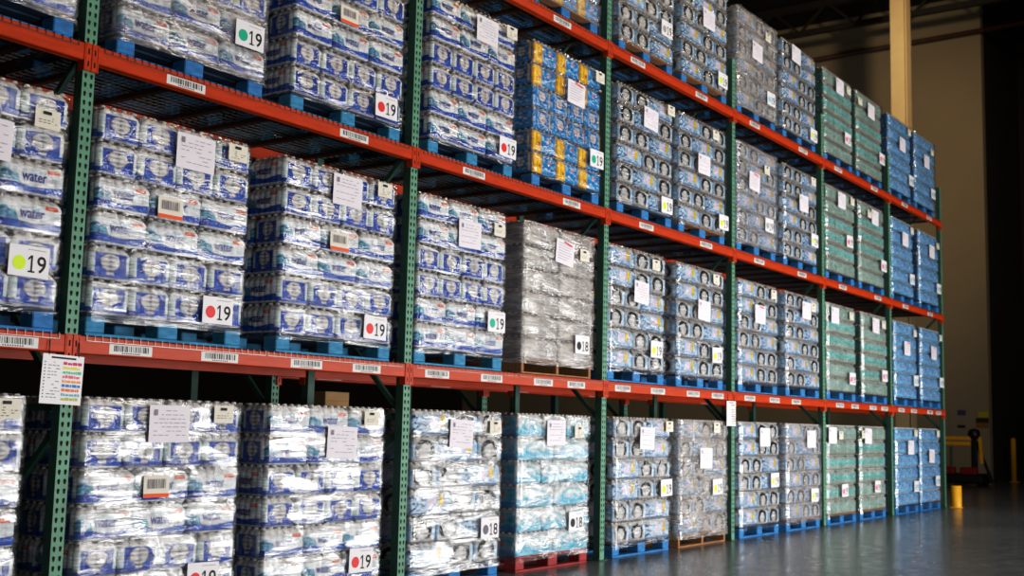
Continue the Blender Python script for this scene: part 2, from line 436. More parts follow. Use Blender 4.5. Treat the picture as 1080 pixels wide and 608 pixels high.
mb = MB(); mb.box(-14, 40, -16, 20, -.2, 0)
struct('floor', mb, M['floor'], 'polished grey concrete floor in front of the rack', 'floor')
mb = MB(); mb.box(29, 29.3, 2.14, 20, 0, 13.4)
struct('wall_east', mb, M['wall'], 'dim beige end wall beyond the rack', 'wall')
mb = MB(); mb.box(28.94, 29.0, 2.2, 20, 0, .14)
struct('baseboard_east', mb, M['wall_dark'], 'dark kick strip along the foot of the beige end wall', 'baseboard')
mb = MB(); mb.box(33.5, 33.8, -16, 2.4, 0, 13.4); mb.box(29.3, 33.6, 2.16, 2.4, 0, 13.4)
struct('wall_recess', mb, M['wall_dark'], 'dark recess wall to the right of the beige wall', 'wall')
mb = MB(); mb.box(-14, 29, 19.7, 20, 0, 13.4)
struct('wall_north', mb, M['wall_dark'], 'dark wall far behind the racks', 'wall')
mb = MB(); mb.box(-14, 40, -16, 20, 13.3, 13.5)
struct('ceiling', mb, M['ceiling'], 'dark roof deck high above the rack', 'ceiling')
mb = MB()
mb.tube((28.85, 19, 12.0), (28.85, 2.0, 12.22), .07); mb.tube((28.85, 2.0, 12.22), (28.85, -9, 12.36), .07)
tag(mb.build('ceiling_pipe', M['pipe']), 'thin red brown pipe sloping across the top of the beige wall', 'pipe')
def truss(x, label):
    t = empty('ceiling_truss', (x, 0, 0))
    tag(t, label, 'roof truss', 'dark roof trusses')
    mb = MB(); mb.box(-.09, .09, -15.5, 19.5, 13.1, 13.28); mb.build('top_chord', M['steel_dark'], t)
    mb = MB(); mb.box(-.08, .08, -15.5, 19.5, 12.35, 12.5); mb.build('bottom_chord', M['steel_dark'], t)
    mb = MB()
    y = -15.0; k = 0
    while y < 19:
        mb.bar((0, y, 12.45 if k % 2 else 13.2), (0, y + .8, 13.2 if k % 2 else 12.45), .06, .06)
        y += .8; k += 1
    mb.build('web_bars', M['steel_dark'], t)
truss(27.2, 'dark lattice roof truss nearest the beige end wall')
truss(20.5, 'dark lattice roof truss above the far end of the rack')
truss(13.5, 'dark lattice roof truss above the middle of the rack')

t = empty('building_column', (24.0, 2.65, 0))
tag(t, 'cream steel building column rising behind the far end of the rack', 'column')
mb = MB(); mb.box(0, .30, .03, .40, 0, 13.3, 0, .01); mb.build('column_shaft', M['column'], t)
mb = MB(); mb.box(-.04, .34, 0, .03, 0, 13.3, 0, .006); mb.build('flange', M['column'], t)
mb = MB(); mb.tube((.37, .06, 0), (.37, .06, 10.6), .028); mb.box(.335, .42, .02, .10, 10.5, 10.8); mb.build('conduit', M['column'], t)

# ------------------------------------------------------------------ rack frames
POST_W = .078
def post_mesh(height, name, back=False):
    """C-section upright with two rows of teardrop holes in its front face"""
    mb = MB()
    w, d = POST_W, .072
    mb.box(-w/2, w/2, 0, .004, 0, height, 0)
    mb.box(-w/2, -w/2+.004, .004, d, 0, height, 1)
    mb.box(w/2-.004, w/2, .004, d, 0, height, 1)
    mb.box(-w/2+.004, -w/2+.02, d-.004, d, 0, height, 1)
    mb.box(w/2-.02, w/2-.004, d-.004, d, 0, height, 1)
    z = .10
    while z < height - .04:
        for sx in (-1, 1):
            cx = sx * .0185
            pts = [(cx + .0088 * math.cos(a), z + .0095 * math.sin(a)) for a in [PI * (i / 5) for i in range(6)]]
            pts += [(cx - .0045, z - .019), (cx + .0045, z - .019)]
            mb.poly_y(pts[::-1] if False else pts, -.0012, 2)
        z += .0508
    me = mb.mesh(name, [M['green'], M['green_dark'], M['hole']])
    return me
PH = 5.5
ME_POST = post_mesh(PH, 'front_post')
mb = MB()
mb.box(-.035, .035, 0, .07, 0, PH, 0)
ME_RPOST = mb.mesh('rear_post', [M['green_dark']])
mb = MB(); mb.box(-.075, .075, -.02, .11, 0, .008, 0, .002)
for sx in (-1, 1): mb.tube((sx*.055, .0, .008), (sx*.055, .0, .022), .011, 6)
ME_FOOT = mb.mesh('foot_plate', [M['green_dark']])
ORD = ['first', 'second', 'third', 'fourth', 'fifth', 'sixth', 'seventh']
def frame(i, y, label, group):
    t = empty('rack_upright_frame', (i * BAY, y, 0))
    tag(t, label, 'rack upright', group)
    place('front_post', ME_POST, t)
    place('rear_post', ME_RPOST, t, (0, RACK_D - .07, 0))
    place('foot_plate', ME_FOOT, t)
    place('foot_plate', ME_FOOT, t, (0, RACK_D - .10, 0))
    z = .2; k = 0
    while z < PH - .7:
        for kind in (0, 1):
            m2 = MB()
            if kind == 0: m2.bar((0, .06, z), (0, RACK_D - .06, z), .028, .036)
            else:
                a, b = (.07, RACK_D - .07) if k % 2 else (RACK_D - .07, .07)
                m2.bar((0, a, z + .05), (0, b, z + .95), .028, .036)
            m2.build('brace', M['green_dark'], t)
        z += 1.05; k += 1
    return t
frame(-1, 0, 'green perforated rack upright left of the first visible post', 'front rack uprights')
SPECIAL = {0: 'leftmost green perforated rack upright, with a printed notice hanging on it',
           1: 'green perforated rack upright between the blue water stacks, second post from left',
           2: 'green perforated rack upright just right of the red pallet, third post from left',
           3: 'green perforated rack upright with a narrow notice hanging under the beam',
           4: 'green perforated rack upright left of the green-tinted bottle stacks, fifth post from left',
           5: 'green perforated rack upright between green bottle stacks and bright blue bottle stacks',
           6: 'green perforated rack upright at the far end, beside the low yellow guard'}
for i in range(7):
    frame(i, 0, SPECIAL[i], 'front rack uprights')
for i in range(1, 5):
    frame(i, 1.38, 'green rear-row rack upright in the dark behind the %s front post' % ORD[i], 'rear row rack uprights')

# ------------------------------------------------------------------ beams and decks
def bay_name(b):
    return 'before first green post' if b < 0 else 'after %s green post' % ORD[b]
TIER = ['floor tier', 'second tier', 'third tier', 'top tier']
BEAM_H = .098
def beam_mesh():
    L = BAY - POST_W
    mb = MB()
    mb.box(POST_W/2 + .001, BAY - POST_W/2 - .001, -.014, .036, -BEAM_H, 0, 0, .005)
    mb.box(POST_W/2 + .001, BAY - POST_W/2 - .001, .036, .05, -BEAM_H, -.035, 0)
    return mb.mesh('rack_beam', [M['orange']])
ME_BEAM = beam_mesh()
def connector_mesh(side):
    """plate that hooks over half of the post's face, with its slots"""
    mb = MB()
    x0, x1 = (0.0015, POST_W/2 + .03) if side == 0 else (BAY - POST_W/2 - .03, BAY - .0015)
    px0, px1 = (0.0015, POST_W/2) if side == 0 else (BAY - POST_W/2, BAY - .0015)
    mb.box(px0, px1 , -.019, -.0025, -.155, .004, 0, .003)
    if side == 0:
        mb.box(POST_W/2 + .001, POST_W/2 + .007, -.019, .04, -.155, .004, 0)
    else:
        mb.box(BAY - POST_W/2 - .007, BAY - POST_W/2 - .001, -.019, .04, -.155, .004, 0)
    cx = (px0 + px1) / 2
    for z in (-.045, -.115):
        mb.poly_y([(cx - .005, z - .016), (cx + .005, z - .016), (cx + .005, z + .016), (cx - .005, z + .016)], -.0195, 1)
    return mb.mesh('end_connector', [M['orange'], M['hole']])
ME_CON = [connector_mesh(0), connector_mesh(1)]
rng = random.Random(5)
def sticker_mesh():
    mb = MB()
    w, h = .29, .056
    mb.box(-w/2, w/2, -.0012, 0, -h/2, h/2, 0)
    x = -w/2 + .03
    while x < w/2 - .03:
        bw = rng.choice([.003, .004, .006, .009])
        mb.quad_y(x, x + bw, -h/2 + .016, h/2 - .006, -.0018, 1)
        x += bw + rng.choice([.003, .004, .006, .008])
    for k in range(9):
        mb.quad_y(-.06 + k * .014, -.06 + k * .014 + .008, -h/2 + .004, -h/2 + .011, -.0018, 1)
    return mb.mesh('barcode_sticker', [M['sticker'], M['ink']])
ME_STICK = [sticker_mesh() for _ in range(4)]
def make_beam(b, lv, y, label, group, flip=False, stick=()):
    o = place('rack_beam', ME_BEAM, None, (b * BAY, y, LEVEL[lv]))
    tag(o, label, 'rack beam', group)
    for s in (0, 1):
        place('end_connector', ME_CON[s], o)
    for k, x in enumerate(stick):
        place('barcode_sticker', ME_STICK[(k + b + lv) % 4], o, (min(x, BAY - POST_W/2 - .16), -.0145, -.060))
    if flip:
        o.rotation_euler = (0, 0, PI); o.location = ((b + 1) * BAY, y, LEVEL[lv])
    return o
BAYS = [(lv, b) for lv in (1, 2, 3) for b in range(-1, 6) if not (lv == 3 and b < 1)]
for lv, b in BAYS:
    make_beam(b, lv, 0, 'orange front beam with stickers under %s, bay %s' % (TIER[lv], bay_name(b)),
              'front rack beams', stick=STICKERS.get((lv, b), []))
    make_beam(b, lv, RACK_D, 'orange rear beam at the back of %s, bay %s' % (TIER[lv], bay_name(b)), 'rear rack beams', flip=True)
for b in range(1, 4):
    make_beam(b, 1, 1.38, 'dim orange rear row beam seen above floor stacks, bay %s' % bay_name(b), 'rear row beams', stick=(.6, 2.1))

def deck_meshes():
    w = 1.315
    mb = MB()
    r = .0028
    def wire(p, q):
        p, q = Vector(p), Vector(q)
        mb.bar(p, q, r*2, r*2)
    n = 26
    for k in range(n + 1):
        x = w * k / n
        mb.bar((x, -.018, r), (x, RACK_D + .015, r), r * 1.3, r * 2)
        mb.bar((x, -.0185, r), (x, -.0185, -.026), r * 1.1, r * 1.1)
    y = .05
    while y < RACK_D - .09:
        mb.bar((0, y + .02, -r), (w, y + .02, -r), r * 2.6, r * 2)
        y += .0640
    mb.bar((0, -.0185, -.026), (w, -.0185, -.026), r * 1.3, r * 1.3)
    mesh = mb.mesh('wire_mesh', [M['wire']])
    chs = []
    for k in range(3):
        m2 = MB(); x = w * (.12 + .38 * k)
        m2.box(x - .022, x + .022, .052, RACK_D - .052, -.036, -.0075, 0)
        chs.append(m2.mesh('support_channel', [M['channel']]))
    return mesh, chs
ME_DECK, ME_CH = deck_meshes()
for lv, b in BAYS:
    for s in (0, 1):
        if b == -1 and s == 0: continue
        o = place('wire_deck', ME_DECK, None, (b * BAY + (.085 if s == 0 else 1.42), 0, LEVEL[lv] + .0005))
        tag(o, 'wire deck under %s, %s half of bay %s' % (TIER[lv], ('left', 'right')[s], bay_name(b)), 'wire deck', 'wire decks on the rack beams')
        for c in ME_CH: place('support_channel', c, o)

# ------------------------------------------------------------------ pallets
PW, PD, PHT = 1.12, .94, .128
def pallet_parts(kind):
    """block pallet (blue, teal, red) or stringer pallet (wood): list of (part name, mesh)"""
    mat = {'blue': 'blue_wood', 'teal': 'teal_wood', 'red': 'red_wood', 'wood': 'raw_wood', 'mixed': 'blue_wood'}[kind]
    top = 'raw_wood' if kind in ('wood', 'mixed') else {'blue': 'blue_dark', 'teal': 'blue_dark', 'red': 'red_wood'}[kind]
    parts = []
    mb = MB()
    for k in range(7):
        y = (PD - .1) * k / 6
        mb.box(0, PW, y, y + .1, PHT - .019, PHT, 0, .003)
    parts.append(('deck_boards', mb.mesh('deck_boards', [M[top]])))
    if kind == 'wood':
        for x in (0, PW/2 - .02, PW - .04):
            mb = MB(); mb.box(x, x + .04, 0, PD, .018, PHT - .0195, 0, .003)
            parts.append(('stringer', mb.mesh('stringer', [M[mat]])))
        for y in (0, PD/2 - .05, PD - .1):
            mb = MB(); mb.box(0, PW, y, y + .1, 0, .0175, 0, .003)
            parts.append(('bottom_board', mb.mesh('bottom_board', [M[mat]])))
    else:
        for i, x in enumerate((0, PW/2 - .072, PW - .125)):
            for y in (0, PD/2 - .06, PD - .12):
                mb = MB()
                bw = .145 if i == 1 else .125
                mb.box(x, x + bw, y, y + .12, .0185, PHT - .0195, 0, .006)
                parts.append(('block', mb.mesh('block', [M[mat]])))
        for y in (0, PD/2 - .06, PD - .12):
            mb = MB(); mb.box(0, PW, y, y + .12, 0, .018, 0, .003)
            parts.append(('bottom_board', mb.mesh('bottom_board', [M[mat]])))
    return parts
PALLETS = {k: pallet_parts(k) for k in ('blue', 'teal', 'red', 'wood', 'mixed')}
PAL_NAME = {'blue': 'blue wooden pallet', 'teal': 'faded blue wooden pallet', 'red': 'red wooden pallet', 'wood': 'bare timber pallet', 'mixed': 'blue pallet with timber top'}
def make_pallet(kind, x, y, z, label):
    t = empty('wooden_pallet', (x + .02, y + .034, z))
    tag(t, label, 'pallet', 'pallets under the water stacks')
    for n, me in PALLETS[kind]:
        place(n, me, t)
    return t

# ------------------------------------------------------------------ printed packs
def mixc(a, b, t):
    t = max(0.0, min(1.0, t))
    return tuple(a[i] * (1 - t) + b[i] * t for i in range(3))
def C(r, g, b): return srgb(r, g, b)[:3]
def step(e0, e1, x):
    if e0 == e1: return 1.0 if x > e0 else 0.0
    t = max(0.0, min(1.0, (x - e0) / (e1 - e0)))
    return t * t * (3 - 2 * t)
def inbox(u, v, u0, u1, v0, v1, e=.015):
    return step(u0 - e, u0 + e, u) * (1 - step(u1 - e, u1 + e, u)) * step(v0 - e, v0 + e, v) * (1 - step(v1 - e, v1 + e, v))
def ell(u, v, cu, cv, ru, rv, e=.12):
    d = math.hypot((u - cu) / ru, (v - cv) / rv)
    return 1 - step(1 - e, 1 + e, d)
def nz(u, v, s=1.0, seed=0.0):
    return noise.noise(Vector((u * s, v * s, seed)))
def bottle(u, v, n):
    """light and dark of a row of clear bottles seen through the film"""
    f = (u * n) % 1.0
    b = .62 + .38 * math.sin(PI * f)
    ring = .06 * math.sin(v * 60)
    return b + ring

GREY = C(156, 154, 152); DGREY = C(70, 70, 76); LGREY = C(216, 214, 212); WHITE = C(236, 236, 236)
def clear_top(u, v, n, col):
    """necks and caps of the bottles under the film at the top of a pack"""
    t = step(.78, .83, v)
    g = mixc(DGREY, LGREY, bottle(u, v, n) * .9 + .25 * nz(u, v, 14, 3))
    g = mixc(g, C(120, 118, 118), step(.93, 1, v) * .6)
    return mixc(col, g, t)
def a_end(u, v):
    blue = mixc(C(8, 50, 132), C(16, 76, 178), .5 + .6 * nz(u, v, 5, 1))
    c = blue
    s = max(inbox(u, v, -.1, .125, .2, .80, .012), inbox(u, v, .875, 1.1, .2, .80, .012))
    c = mixc(c, mixc(C(216, 222, 224), C(168, 190, 190), .5 + nz(u, v, 7, 2)), s)
    w = max(ell(u, v, .5, .53, .235, .25), inbox(u, v, .42, .58, .15, .4, .03))
    g = mixc(C(90, 90, 104), C(204, 202, 200), .35 + .5 * math.sin(PI * ((u - .26) / .48 * 2 % 1)) + .35 * math.sin(v * 44))
    c = mixc(c, g, w)
    rim = ell(u, v, .5, .53, .28, .295) * (1 - ell(u, v, .5, .53, .235, .25))
    c = mixc(c, C(18, 36, 120), rim * .6)
    c = mixc(c, mixc(C(120, 124, 140), C(226, 224, 222), .5 + nz(u * 3, v, 6, 9)), 1 - step(.035, .06, v))
    return clear_top(u, v, 4, c)
def a_front(u, v):
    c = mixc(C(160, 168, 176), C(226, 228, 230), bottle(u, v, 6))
    c = mixc(c, C(190, 214, 224), .5 * step(.1, .35, nz(u, v, 6, 4)))
    m = step(.0, .02, .22 - abs(u - .12) * 1.2 - (v - .3) * .28) * step(.22, .26, v) * (1 - step(.62, .68, v))
    c = mixc(c, mixc(C(30, 96, 138), C(118, 176, 196), .5 + .9 * nz(u, v, 12, 5)), m)
    c = mixc(c, C(238, 238, 240), ell(u, v, .2, .66, .09, .11) * .7)
    c = mixc(c, C(150, 206, 226), .7 * inbox(u, v, .36, .62, .60, .72, .02) * step(-.1, .2, nz(u, v, 16, 6)))
    wave = .275 + .035 * math.sin((u + .1) * 7.5)
    band = (1 - step(wave - .012, wave + .012, v)) * step(.045, .07, v)
    c = mixc(c, mixc(C(8, 52, 138), C(20, 86, 188), .5 + nz(u, v, 6, 7)), band)
    c = mixc(c, C(232, 236, 240), .8 * inbox(u, v, .35, .75, .30, .318, .01))
    c = mixc(c, C(214, 92, 52), inbox(u, v, .70, .90, .68, .82, .012))
    c = mixc(c, C(240, 200, 180), .7 * inbox(u, v, .73, .87, .73, .755, .008))
    c = mixc(c, C(210, 214, 220), .8 * inbox(u, v, .76, .86, .38, .62, .012))
    c = mixc(c, mixc(C(120, 124, 140), C(226, 224, 222), .5 + nz(u * 3, v, 6, 9)), 1 - step(.035, .055, v))
    return clear_top(u, v, 6, c)
def b_front(u, v):
    c = mixc(C(14, 112, 184), C(44, 150, 206), .5 + nz(u, v, 7, 1))
    c = mixc(c, C(206, 226, 234), .75 * step(.12, .3, nz(u * 1.2, v * 2.2, 7, 2)) * inbox(u, v, .36, .95, .15, .8, .04))
    y = inbox(u, v, .0, .36, -.1, .95, .015)
    yc = mixc(C(214, 150, 14), C(252, 204, 44), math.sin(PI * ((u - .03) / .15 % 1)))
    c = mixc(c, yc, y)
    c = mixc(c, C(120, 60, 30), .8 * ell(u, v, .27, .35, .05, .1))
    c = mixc(c, C(216, 96, 60), .8 * inbox(u, v, .62, .72, .55, .7, .02))
    return mixc(c, mixc(DGREY, LGREY, bottle(u, v, 6)), .75 * step(.90, .94, v))
def b_end(u, v):
    c = mixc(C(14, 104, 178), C(34, 140, 200), .5 + nz(u, v, 6, 3))
    w = ell(u, v, .5, .52, .19, .25)
    c = mixc(c, C(10, 74, 150), ell(u, v, .5, .52, .25, .31))
    c = mixc(c, mixc(C(140, 150, 160), LGREY, .5 + .5 * math.sin(v * 40)), w)
    c = mixc(c, C(196, 90, 80), .6 * ell(u, v, .5, .46, .06, .06))
    c = mixc(c, C(236, 178, 30), inbox(u, v, .88, .96, .08, .9, .012))
    c = mixc(c, C(190, 206, 214), .5 * step(.15, .3, nz(u, v, 9, 5)))
    return mixc(c, mixc(DGREY, LGREY, bottle(u, v, 4)), .75 * step(.88, .93, v))
def c_front(u, v):
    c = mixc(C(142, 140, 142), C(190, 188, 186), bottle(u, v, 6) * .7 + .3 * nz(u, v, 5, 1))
    c = mixc(c, C(232, 228, 222), .85 * inbox(u, v, .06, .44, .1, .86, .03))
    c = mixc(c, C(160, 156, 152), .6 * inbox(u, v, .08, .42, .5, .54, .01))
    return mixc(c, C(112, 110, 110), step(.93, 1, v) * .8)
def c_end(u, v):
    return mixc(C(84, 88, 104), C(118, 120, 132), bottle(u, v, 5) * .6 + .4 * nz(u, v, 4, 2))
def d_front(u, v):
    c = mixc(C(124, 168, 204), C(206, 216, 224), .5 + .9 * nz(u, v, 7, 2))
    c = mixc(c, C(20, 40, 84), step(.12, .2, nz(u * 1.4, v, 9, 3)) * inbox(u, v, .0, .34, .12, .82, .03))
    c = mixc(c, C(70, 130, 190), .8 * step(.18, .26, nz(u, v * 1.4, 10, 8)))
    c = mixc(c, C(222, 206, 226), .85 * inbox(u, v, .40, .62, .3, .78, .02))
    c = mixc(c, C(214, 176, 30), inbox(u, v, .68, .80, .36, .84, .015))
    c = mixc(c, C(250, 220, 90), .6 * inbox(u, v, .71, .77, .5, .56, .01))
    c = mixc(c, C(28, 54, 104), .75 * (1 - step(.10, .15, v + .05 * nz(u, 0, 10, 1))) * step(.03, .05, v))
    c = mixc(c, GREY, 1 - step(.02, .04, v))
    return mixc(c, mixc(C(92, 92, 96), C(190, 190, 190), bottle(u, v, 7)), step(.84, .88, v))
def d_end(u, v):
    c = mixc(C(120, 118, 120), C(170, 168, 166), bottle(u, v, 5) * .7 + .5 * nz(u, v, 6, 1))
    c = mixc(c, mixc(C(140, 180, 210), C(212, 224, 232), .5 + nz(u, v, 8, 2)), inbox(u, v, .82, 1.1, .1, .82, .02))
    c = mixc(c, C(120, 164, 204), .8 * inbox(u, v, -.1, .07, .1, .8, .02))
    outer = ell(u, v, .46, .47, .37, .44, .05)
    inner = ell(u, v, .46, .43, .22, .31, .08)
    arch = outer * (1 - inner) * step(.14, .2, v)
    c = mixc(c, mixc(C(84, 84, 90), C(196, 194, 192), .45 + .5 * math.sin(PI * ((u - .22) * 2.1 % 1)) + .3 * math.sin(v * 30)), inner)
    c = mixc(c, C(16, 16, 22), arch)
    return mixc(c, mixc(C(96, 94, 96), C(186, 184, 182), bottle(u, v, 5)), step(.9, .94, v) * .8)
def e_front(u, v):
    c = mixc(C(186, 200, 204), C(232, 234, 232), .5 + nz(u, v, 5, 1))
    low = 1 - step(.42, .5, v + .08 * math.sin(u * 20))
    c = mixc(c, mixc(C(56, 158, 198), C(158, 208, 224), .5 + .9 * nz(u, v, 7, 2)), low)
    ring = ell(u, v, .5, .45, .33, .42) * (1 - ell(u, v, .5, .4, .23, .32))
    c = mixc(c, C(58, 166, 190), .55 * ring)
    c = mixc(c, C(196, 120, 90), .5 * ell(u, v, .9, .62, .05, .08))
    return mixc(c, mixc(C(120, 124, 124), C(206, 206, 204), bottle(u, v, 6)), step(.8, .86, v))
def e_end(u, v):
    c = mixc(C(26, 120, 150), C(60, 150, 176), .5 + nz(u, v, 5, 1))
    c = mixc(c, C(150, 92, 66), ell(u, v, .5, .6, .22, .22))
    c = mixc(c, C(30, 104, 160), 1 - step(.25, .32, v))
    return mixc(c, C(150, 160, 164), step(.84, .9, v))
def f_pack(grey):
    def f(u, v):
        b = bottle(u, v, 6)
        c = mixc(C(72, 90, 84), C(156, 168, 158), b)
        lab = inbox(u, v, -.1, 1.1, .30, .68, .03)
        lc = mixc(C(44, 130, 140), C(124, 204, 206), b * .7 + .5 * nz(u, v, 9, 4))
        lc = mixc(lc, C(60, 130, 70), .7 * step(.2, .3, nz(u, v, 8, 5)))
        c = mixc(c, lc, lab * (.35 if grey else .95))
        c = mixc(c, C(214, 226, 222), .5 * step(.9, .99, math.sin(PI * ((u * 6) % 1))) * step(.1, .2, v))  # pale highlight down each bottle, painted into the colour
        return mixc(c, mixc(C(76, 104, 100), C(170, 180, 176), b), step(.82, .9, v) * .8)
    return f
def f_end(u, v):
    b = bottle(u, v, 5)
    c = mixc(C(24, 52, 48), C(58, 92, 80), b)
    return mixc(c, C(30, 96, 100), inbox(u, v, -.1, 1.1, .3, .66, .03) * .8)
def g_front(u, v):
    b = bottle(u, v, 6)
    c = mixc(C(36, 104, 172), C(96, 174, 224), b * .8 + .4 * nz(u, v, 7, 1))
    c = mixc(c, C(190, 220, 236), .7 * step(.1, .3, nz(u, v, 9, 2)))
    for k in range(6):
        cu = (k + .5) / 6
        c = mixc(c, C(228, 140, 70), .9 * ell(u, v, cu, .5 + .12 * (k % 2), .04, .07) * (k % 3 != 1))
        c = mixc(c, C(222, 232, 238), .6 * ell(u, v, cu, .25, .035, .06))
    return mixc(c, mixc(C(40, 76, 116), C(130, 176, 206), b), step(.82, .88, v))
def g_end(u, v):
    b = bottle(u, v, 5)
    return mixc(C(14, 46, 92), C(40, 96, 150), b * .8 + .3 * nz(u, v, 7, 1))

TXT_WATER = text_mesh('water', bold=.016, spacing=.98)
def pack_mesh(name, w, d, h, nf, ns, front, side, nu=40, nv=26, nsu=20, words=None):
    """one shrink-wrapped pack of bottles: film drawn over rows of round bottles, shoulders and caps on top"""
    r = .030; amp = .0075
    peri = []   # (x, y, nx, ny, face, t)
    def corner(t, L):
        x = t * L
        k = 0.0
        if x < r: k = r - math.sqrt(max(0, r*r - (r-x)**2))
        if x > L - r: k = r - math.sqrt(max(0, r*r - (x-(L-r))**2))
        return k
    def groove(t, n):
        f = (t * n) % 1.0
        return amp * (1 - math.sqrt(max(0.0, 1 - ((2*f-1)**2) * .96)))
    def samples(n):
        ts = [.5 - .5 * math.cos(PI * i / n) for i in range(n + 1)]
        return [.35 * t + .65 * (i / n) for i, t in enumerate(ts)]
    for t in samples(nsu):                        # left side, from the back to the front
        y = d - r - t * (d - 2*r)
        peri.append((groove(t, ns), y, 'S', t))
    for t in samples(nu)[1:-1]:
        peri.append((t * w, corner(t, w) + groove(t, nf), 'F', t))
    for t in samples(max(6, nsu // 2)):
        peri.append((w - groove(t, ns), r + t * (d - 2*r), 'S', t))
    peri.append((w - r, d, 'S', .5)); peri.append((r, d, 'S', .5))
    n = len(peri)
    mb = MB(); cols = []
    hb = h * .93
    for j in range(nv + 1):
        v = j / nv
        ins = 0.0
        if v < .09: ins += .013 * (1 - v / .09) ** 2
        if v > .72: ins += .030 * ((v - .72) / .28) ** 1.6
        ins += .0016 * (1 + math.sin(v * 62)) * (1 if .1 < v < .7 else 0)
        for x, y, fc, t in peri:
            X = w/2 + (x - w/2) * (1 - ins / (w/2)); Y = d/2 + (y - d/2) * (1 - ins / (d/2))
            mb.v.append((X, Y, v * hb))
            cols.append((front if fc == 'F' else side)(t, v) + (1,))
    for j in range(nv):
        for i in range(n):
            k = (i + 1) % n
            mb.face([j*n + i, j*n + k, (j+1)*n + k, (j+1)*n + i], 0, True)
    mb.face([nv*n + i for i in range(n)], 0); mb.face(list(range(n))[::-1], 0)
    # bottle caps under the stretched film
    caps = [((k + .5) * w / nf, .033 + row * .065) for k in range(nf) for row in (0, 1)]
    caps += [(.036, .033 + row * .065) for row in range(2, int((d - .02) / .065))]
    for cx, cy in caps:
        s0 = len(mb.v)
        for rr, z in ((.017, hb - .002), (.016, h - .006), (.012, h - .0015)):
            for i in range(8):
                a = 2 * PI * i / 8
                mb.v.append((cx + rr * math.cos(a), cy + rr * math.sin(a), z)); cols.append(C(196, 194, 192) + (1,))
        for q in range(2):
            for i in range(8):
                k = (i + 1) % 8
                mb.face([s0 + q*8 + i, s0 + q*8 + k, s0 + (q+1)*8 + k, s0 + (q+1)*8 + i], 0, True)
        mb.face([s0 + 16 + i for i in range(8)], 0)
    def put_word(u0, u1, v0, v1, onside):
        me, tw, th = TXT_WATER
        L = d if onside else w
        sx = (u1 - u0) * L / tw; sz = (v1 - v0) * h / th
        def fn(co):
            a = ((u0 + u1) / 2) * L + co.x * sx; z = ((v0 + v1) / 2) * h + co.y * sz
            return (-.0008, d - a, z) if onside else (a, -.0008, z)
        before = len(mb.v)
        mb.merge_mesh(me, fn, 1)
        cols.extend([C(24, 40, 130) + (1,)] * (len(mb.v) - before))
    for wd in words or []: put_word(*wd)
    return mb.mesh(name, [M['film'], M['navy']], cols)

LH = .1985     # height of one layer
WF, WE = .378, .2835   # long and short side of a blue pack
DF, DE = .49, .322
PACKS = {
    'a': {'L': pack_mesh('blue pack long', WF, WE, LH, 6, 4, a_front, a_end, 84, 40, 36, [(.30, .69, .35, .60, False)]),
          'S': pack_mesh('blue pack short', WE, WF, LH, 4, 6, a_end, a_front, 64, 40, 44, [(.30, .69, .35, .60, True)])},
    'b': {'L': pack_mesh('yellow pack long', WF, WE, LH, 6, 4, b_front, b_end, 60, 28),
          'S': pack_mesh('yellow pack short', WE, WF, LH, 4, 6, b_end, b_front, 48, 28)},
    'c': {'L': pack_mesh('grey pack long', .565, .40, LH, 7, 5, c_front, c_end, 48, 20)},
    'd': {'L': pack_mesh('grey pack long', DF, DE, LH, 7, 5, d_front, d_end, 60, 30, 28),
          'S': pack_mesh('grey pack short', DE, DF, LH, 5, 7, d_end, d_front, 48, 30, 28)},
    'e': {'L': pack_mesh('white pack long', .565, .40, LH, 8, 5, e_front, e_end, 60, 28),
          'S': pack_mesh('white pack short', WF, .40, LH, 6, 5, e_front, e_end, 48, 28)},
    'f': {'L': pack_mesh('green pack teal', .376, .30, LH, 6, 5, f_pack(False), f_end, 44, 20, 14),
          'S': pack_mesh('green pack grey', .376, .30, LH, 6, 5, f_pack(True), f_end, 44, 20, 14)},
    'g': {'L': pack_mesh('bright blue pack', .376, .30, LH, 6, 5, g_front, g_end, 44, 22, 14)},
}
SIZE = {('a', 'L'): (WF, WE), ('a', 'S'): (WE, WF), ('b', 'L'): (WF, WE), ('b', 'S'): (WE, WF), ('c', 'L'): (.565, .4),
        ('d', 'L'): (DF, DE), ('d', 'S'): (DE, DF), ('e', 'L'): (.565, .4), ('e', 'S'): (WF, .4),
        ('f', 'L'): (.376, .30), ('f', 'S'): (.376, .30), ('g', 'L'): (.376, .30)}
# six layers from the bottom up; each row of a layer reads left to right
def rows(kind, v):
    if kind in 'ab':
        l, s = 'LLL', 'SSSS'
        return [s, s, l, l, s, s] if v == 0 else [l, l, s, s, l, l]
    if kind == 'c': return ['LL'] * 6
    if kind == 'd':
        p, q = 'LSS', 'SSL'
        r = 'SLS'
        return {0: [p, p, q, q, p, p], 1: [q, q, p, p, q, q], 2: [p, q, p, q, r, p], 3: [q, r, p, q, r, q]}[v]
    if kind == 'e': return ['LL', 'SSS', 'LL', 'SSS', 'LL', 'SSS']
    if kind == 'f': return {0: ['SSS', 'LLL', 'LLL', 'LLL', 'SSS', 'SSS'], 1: ['SSS', 'SSS', 'LLL', 'LLL', 'LLL', 'SSS']}[v]
    if kind == 'g': return ['LLL'] * 6

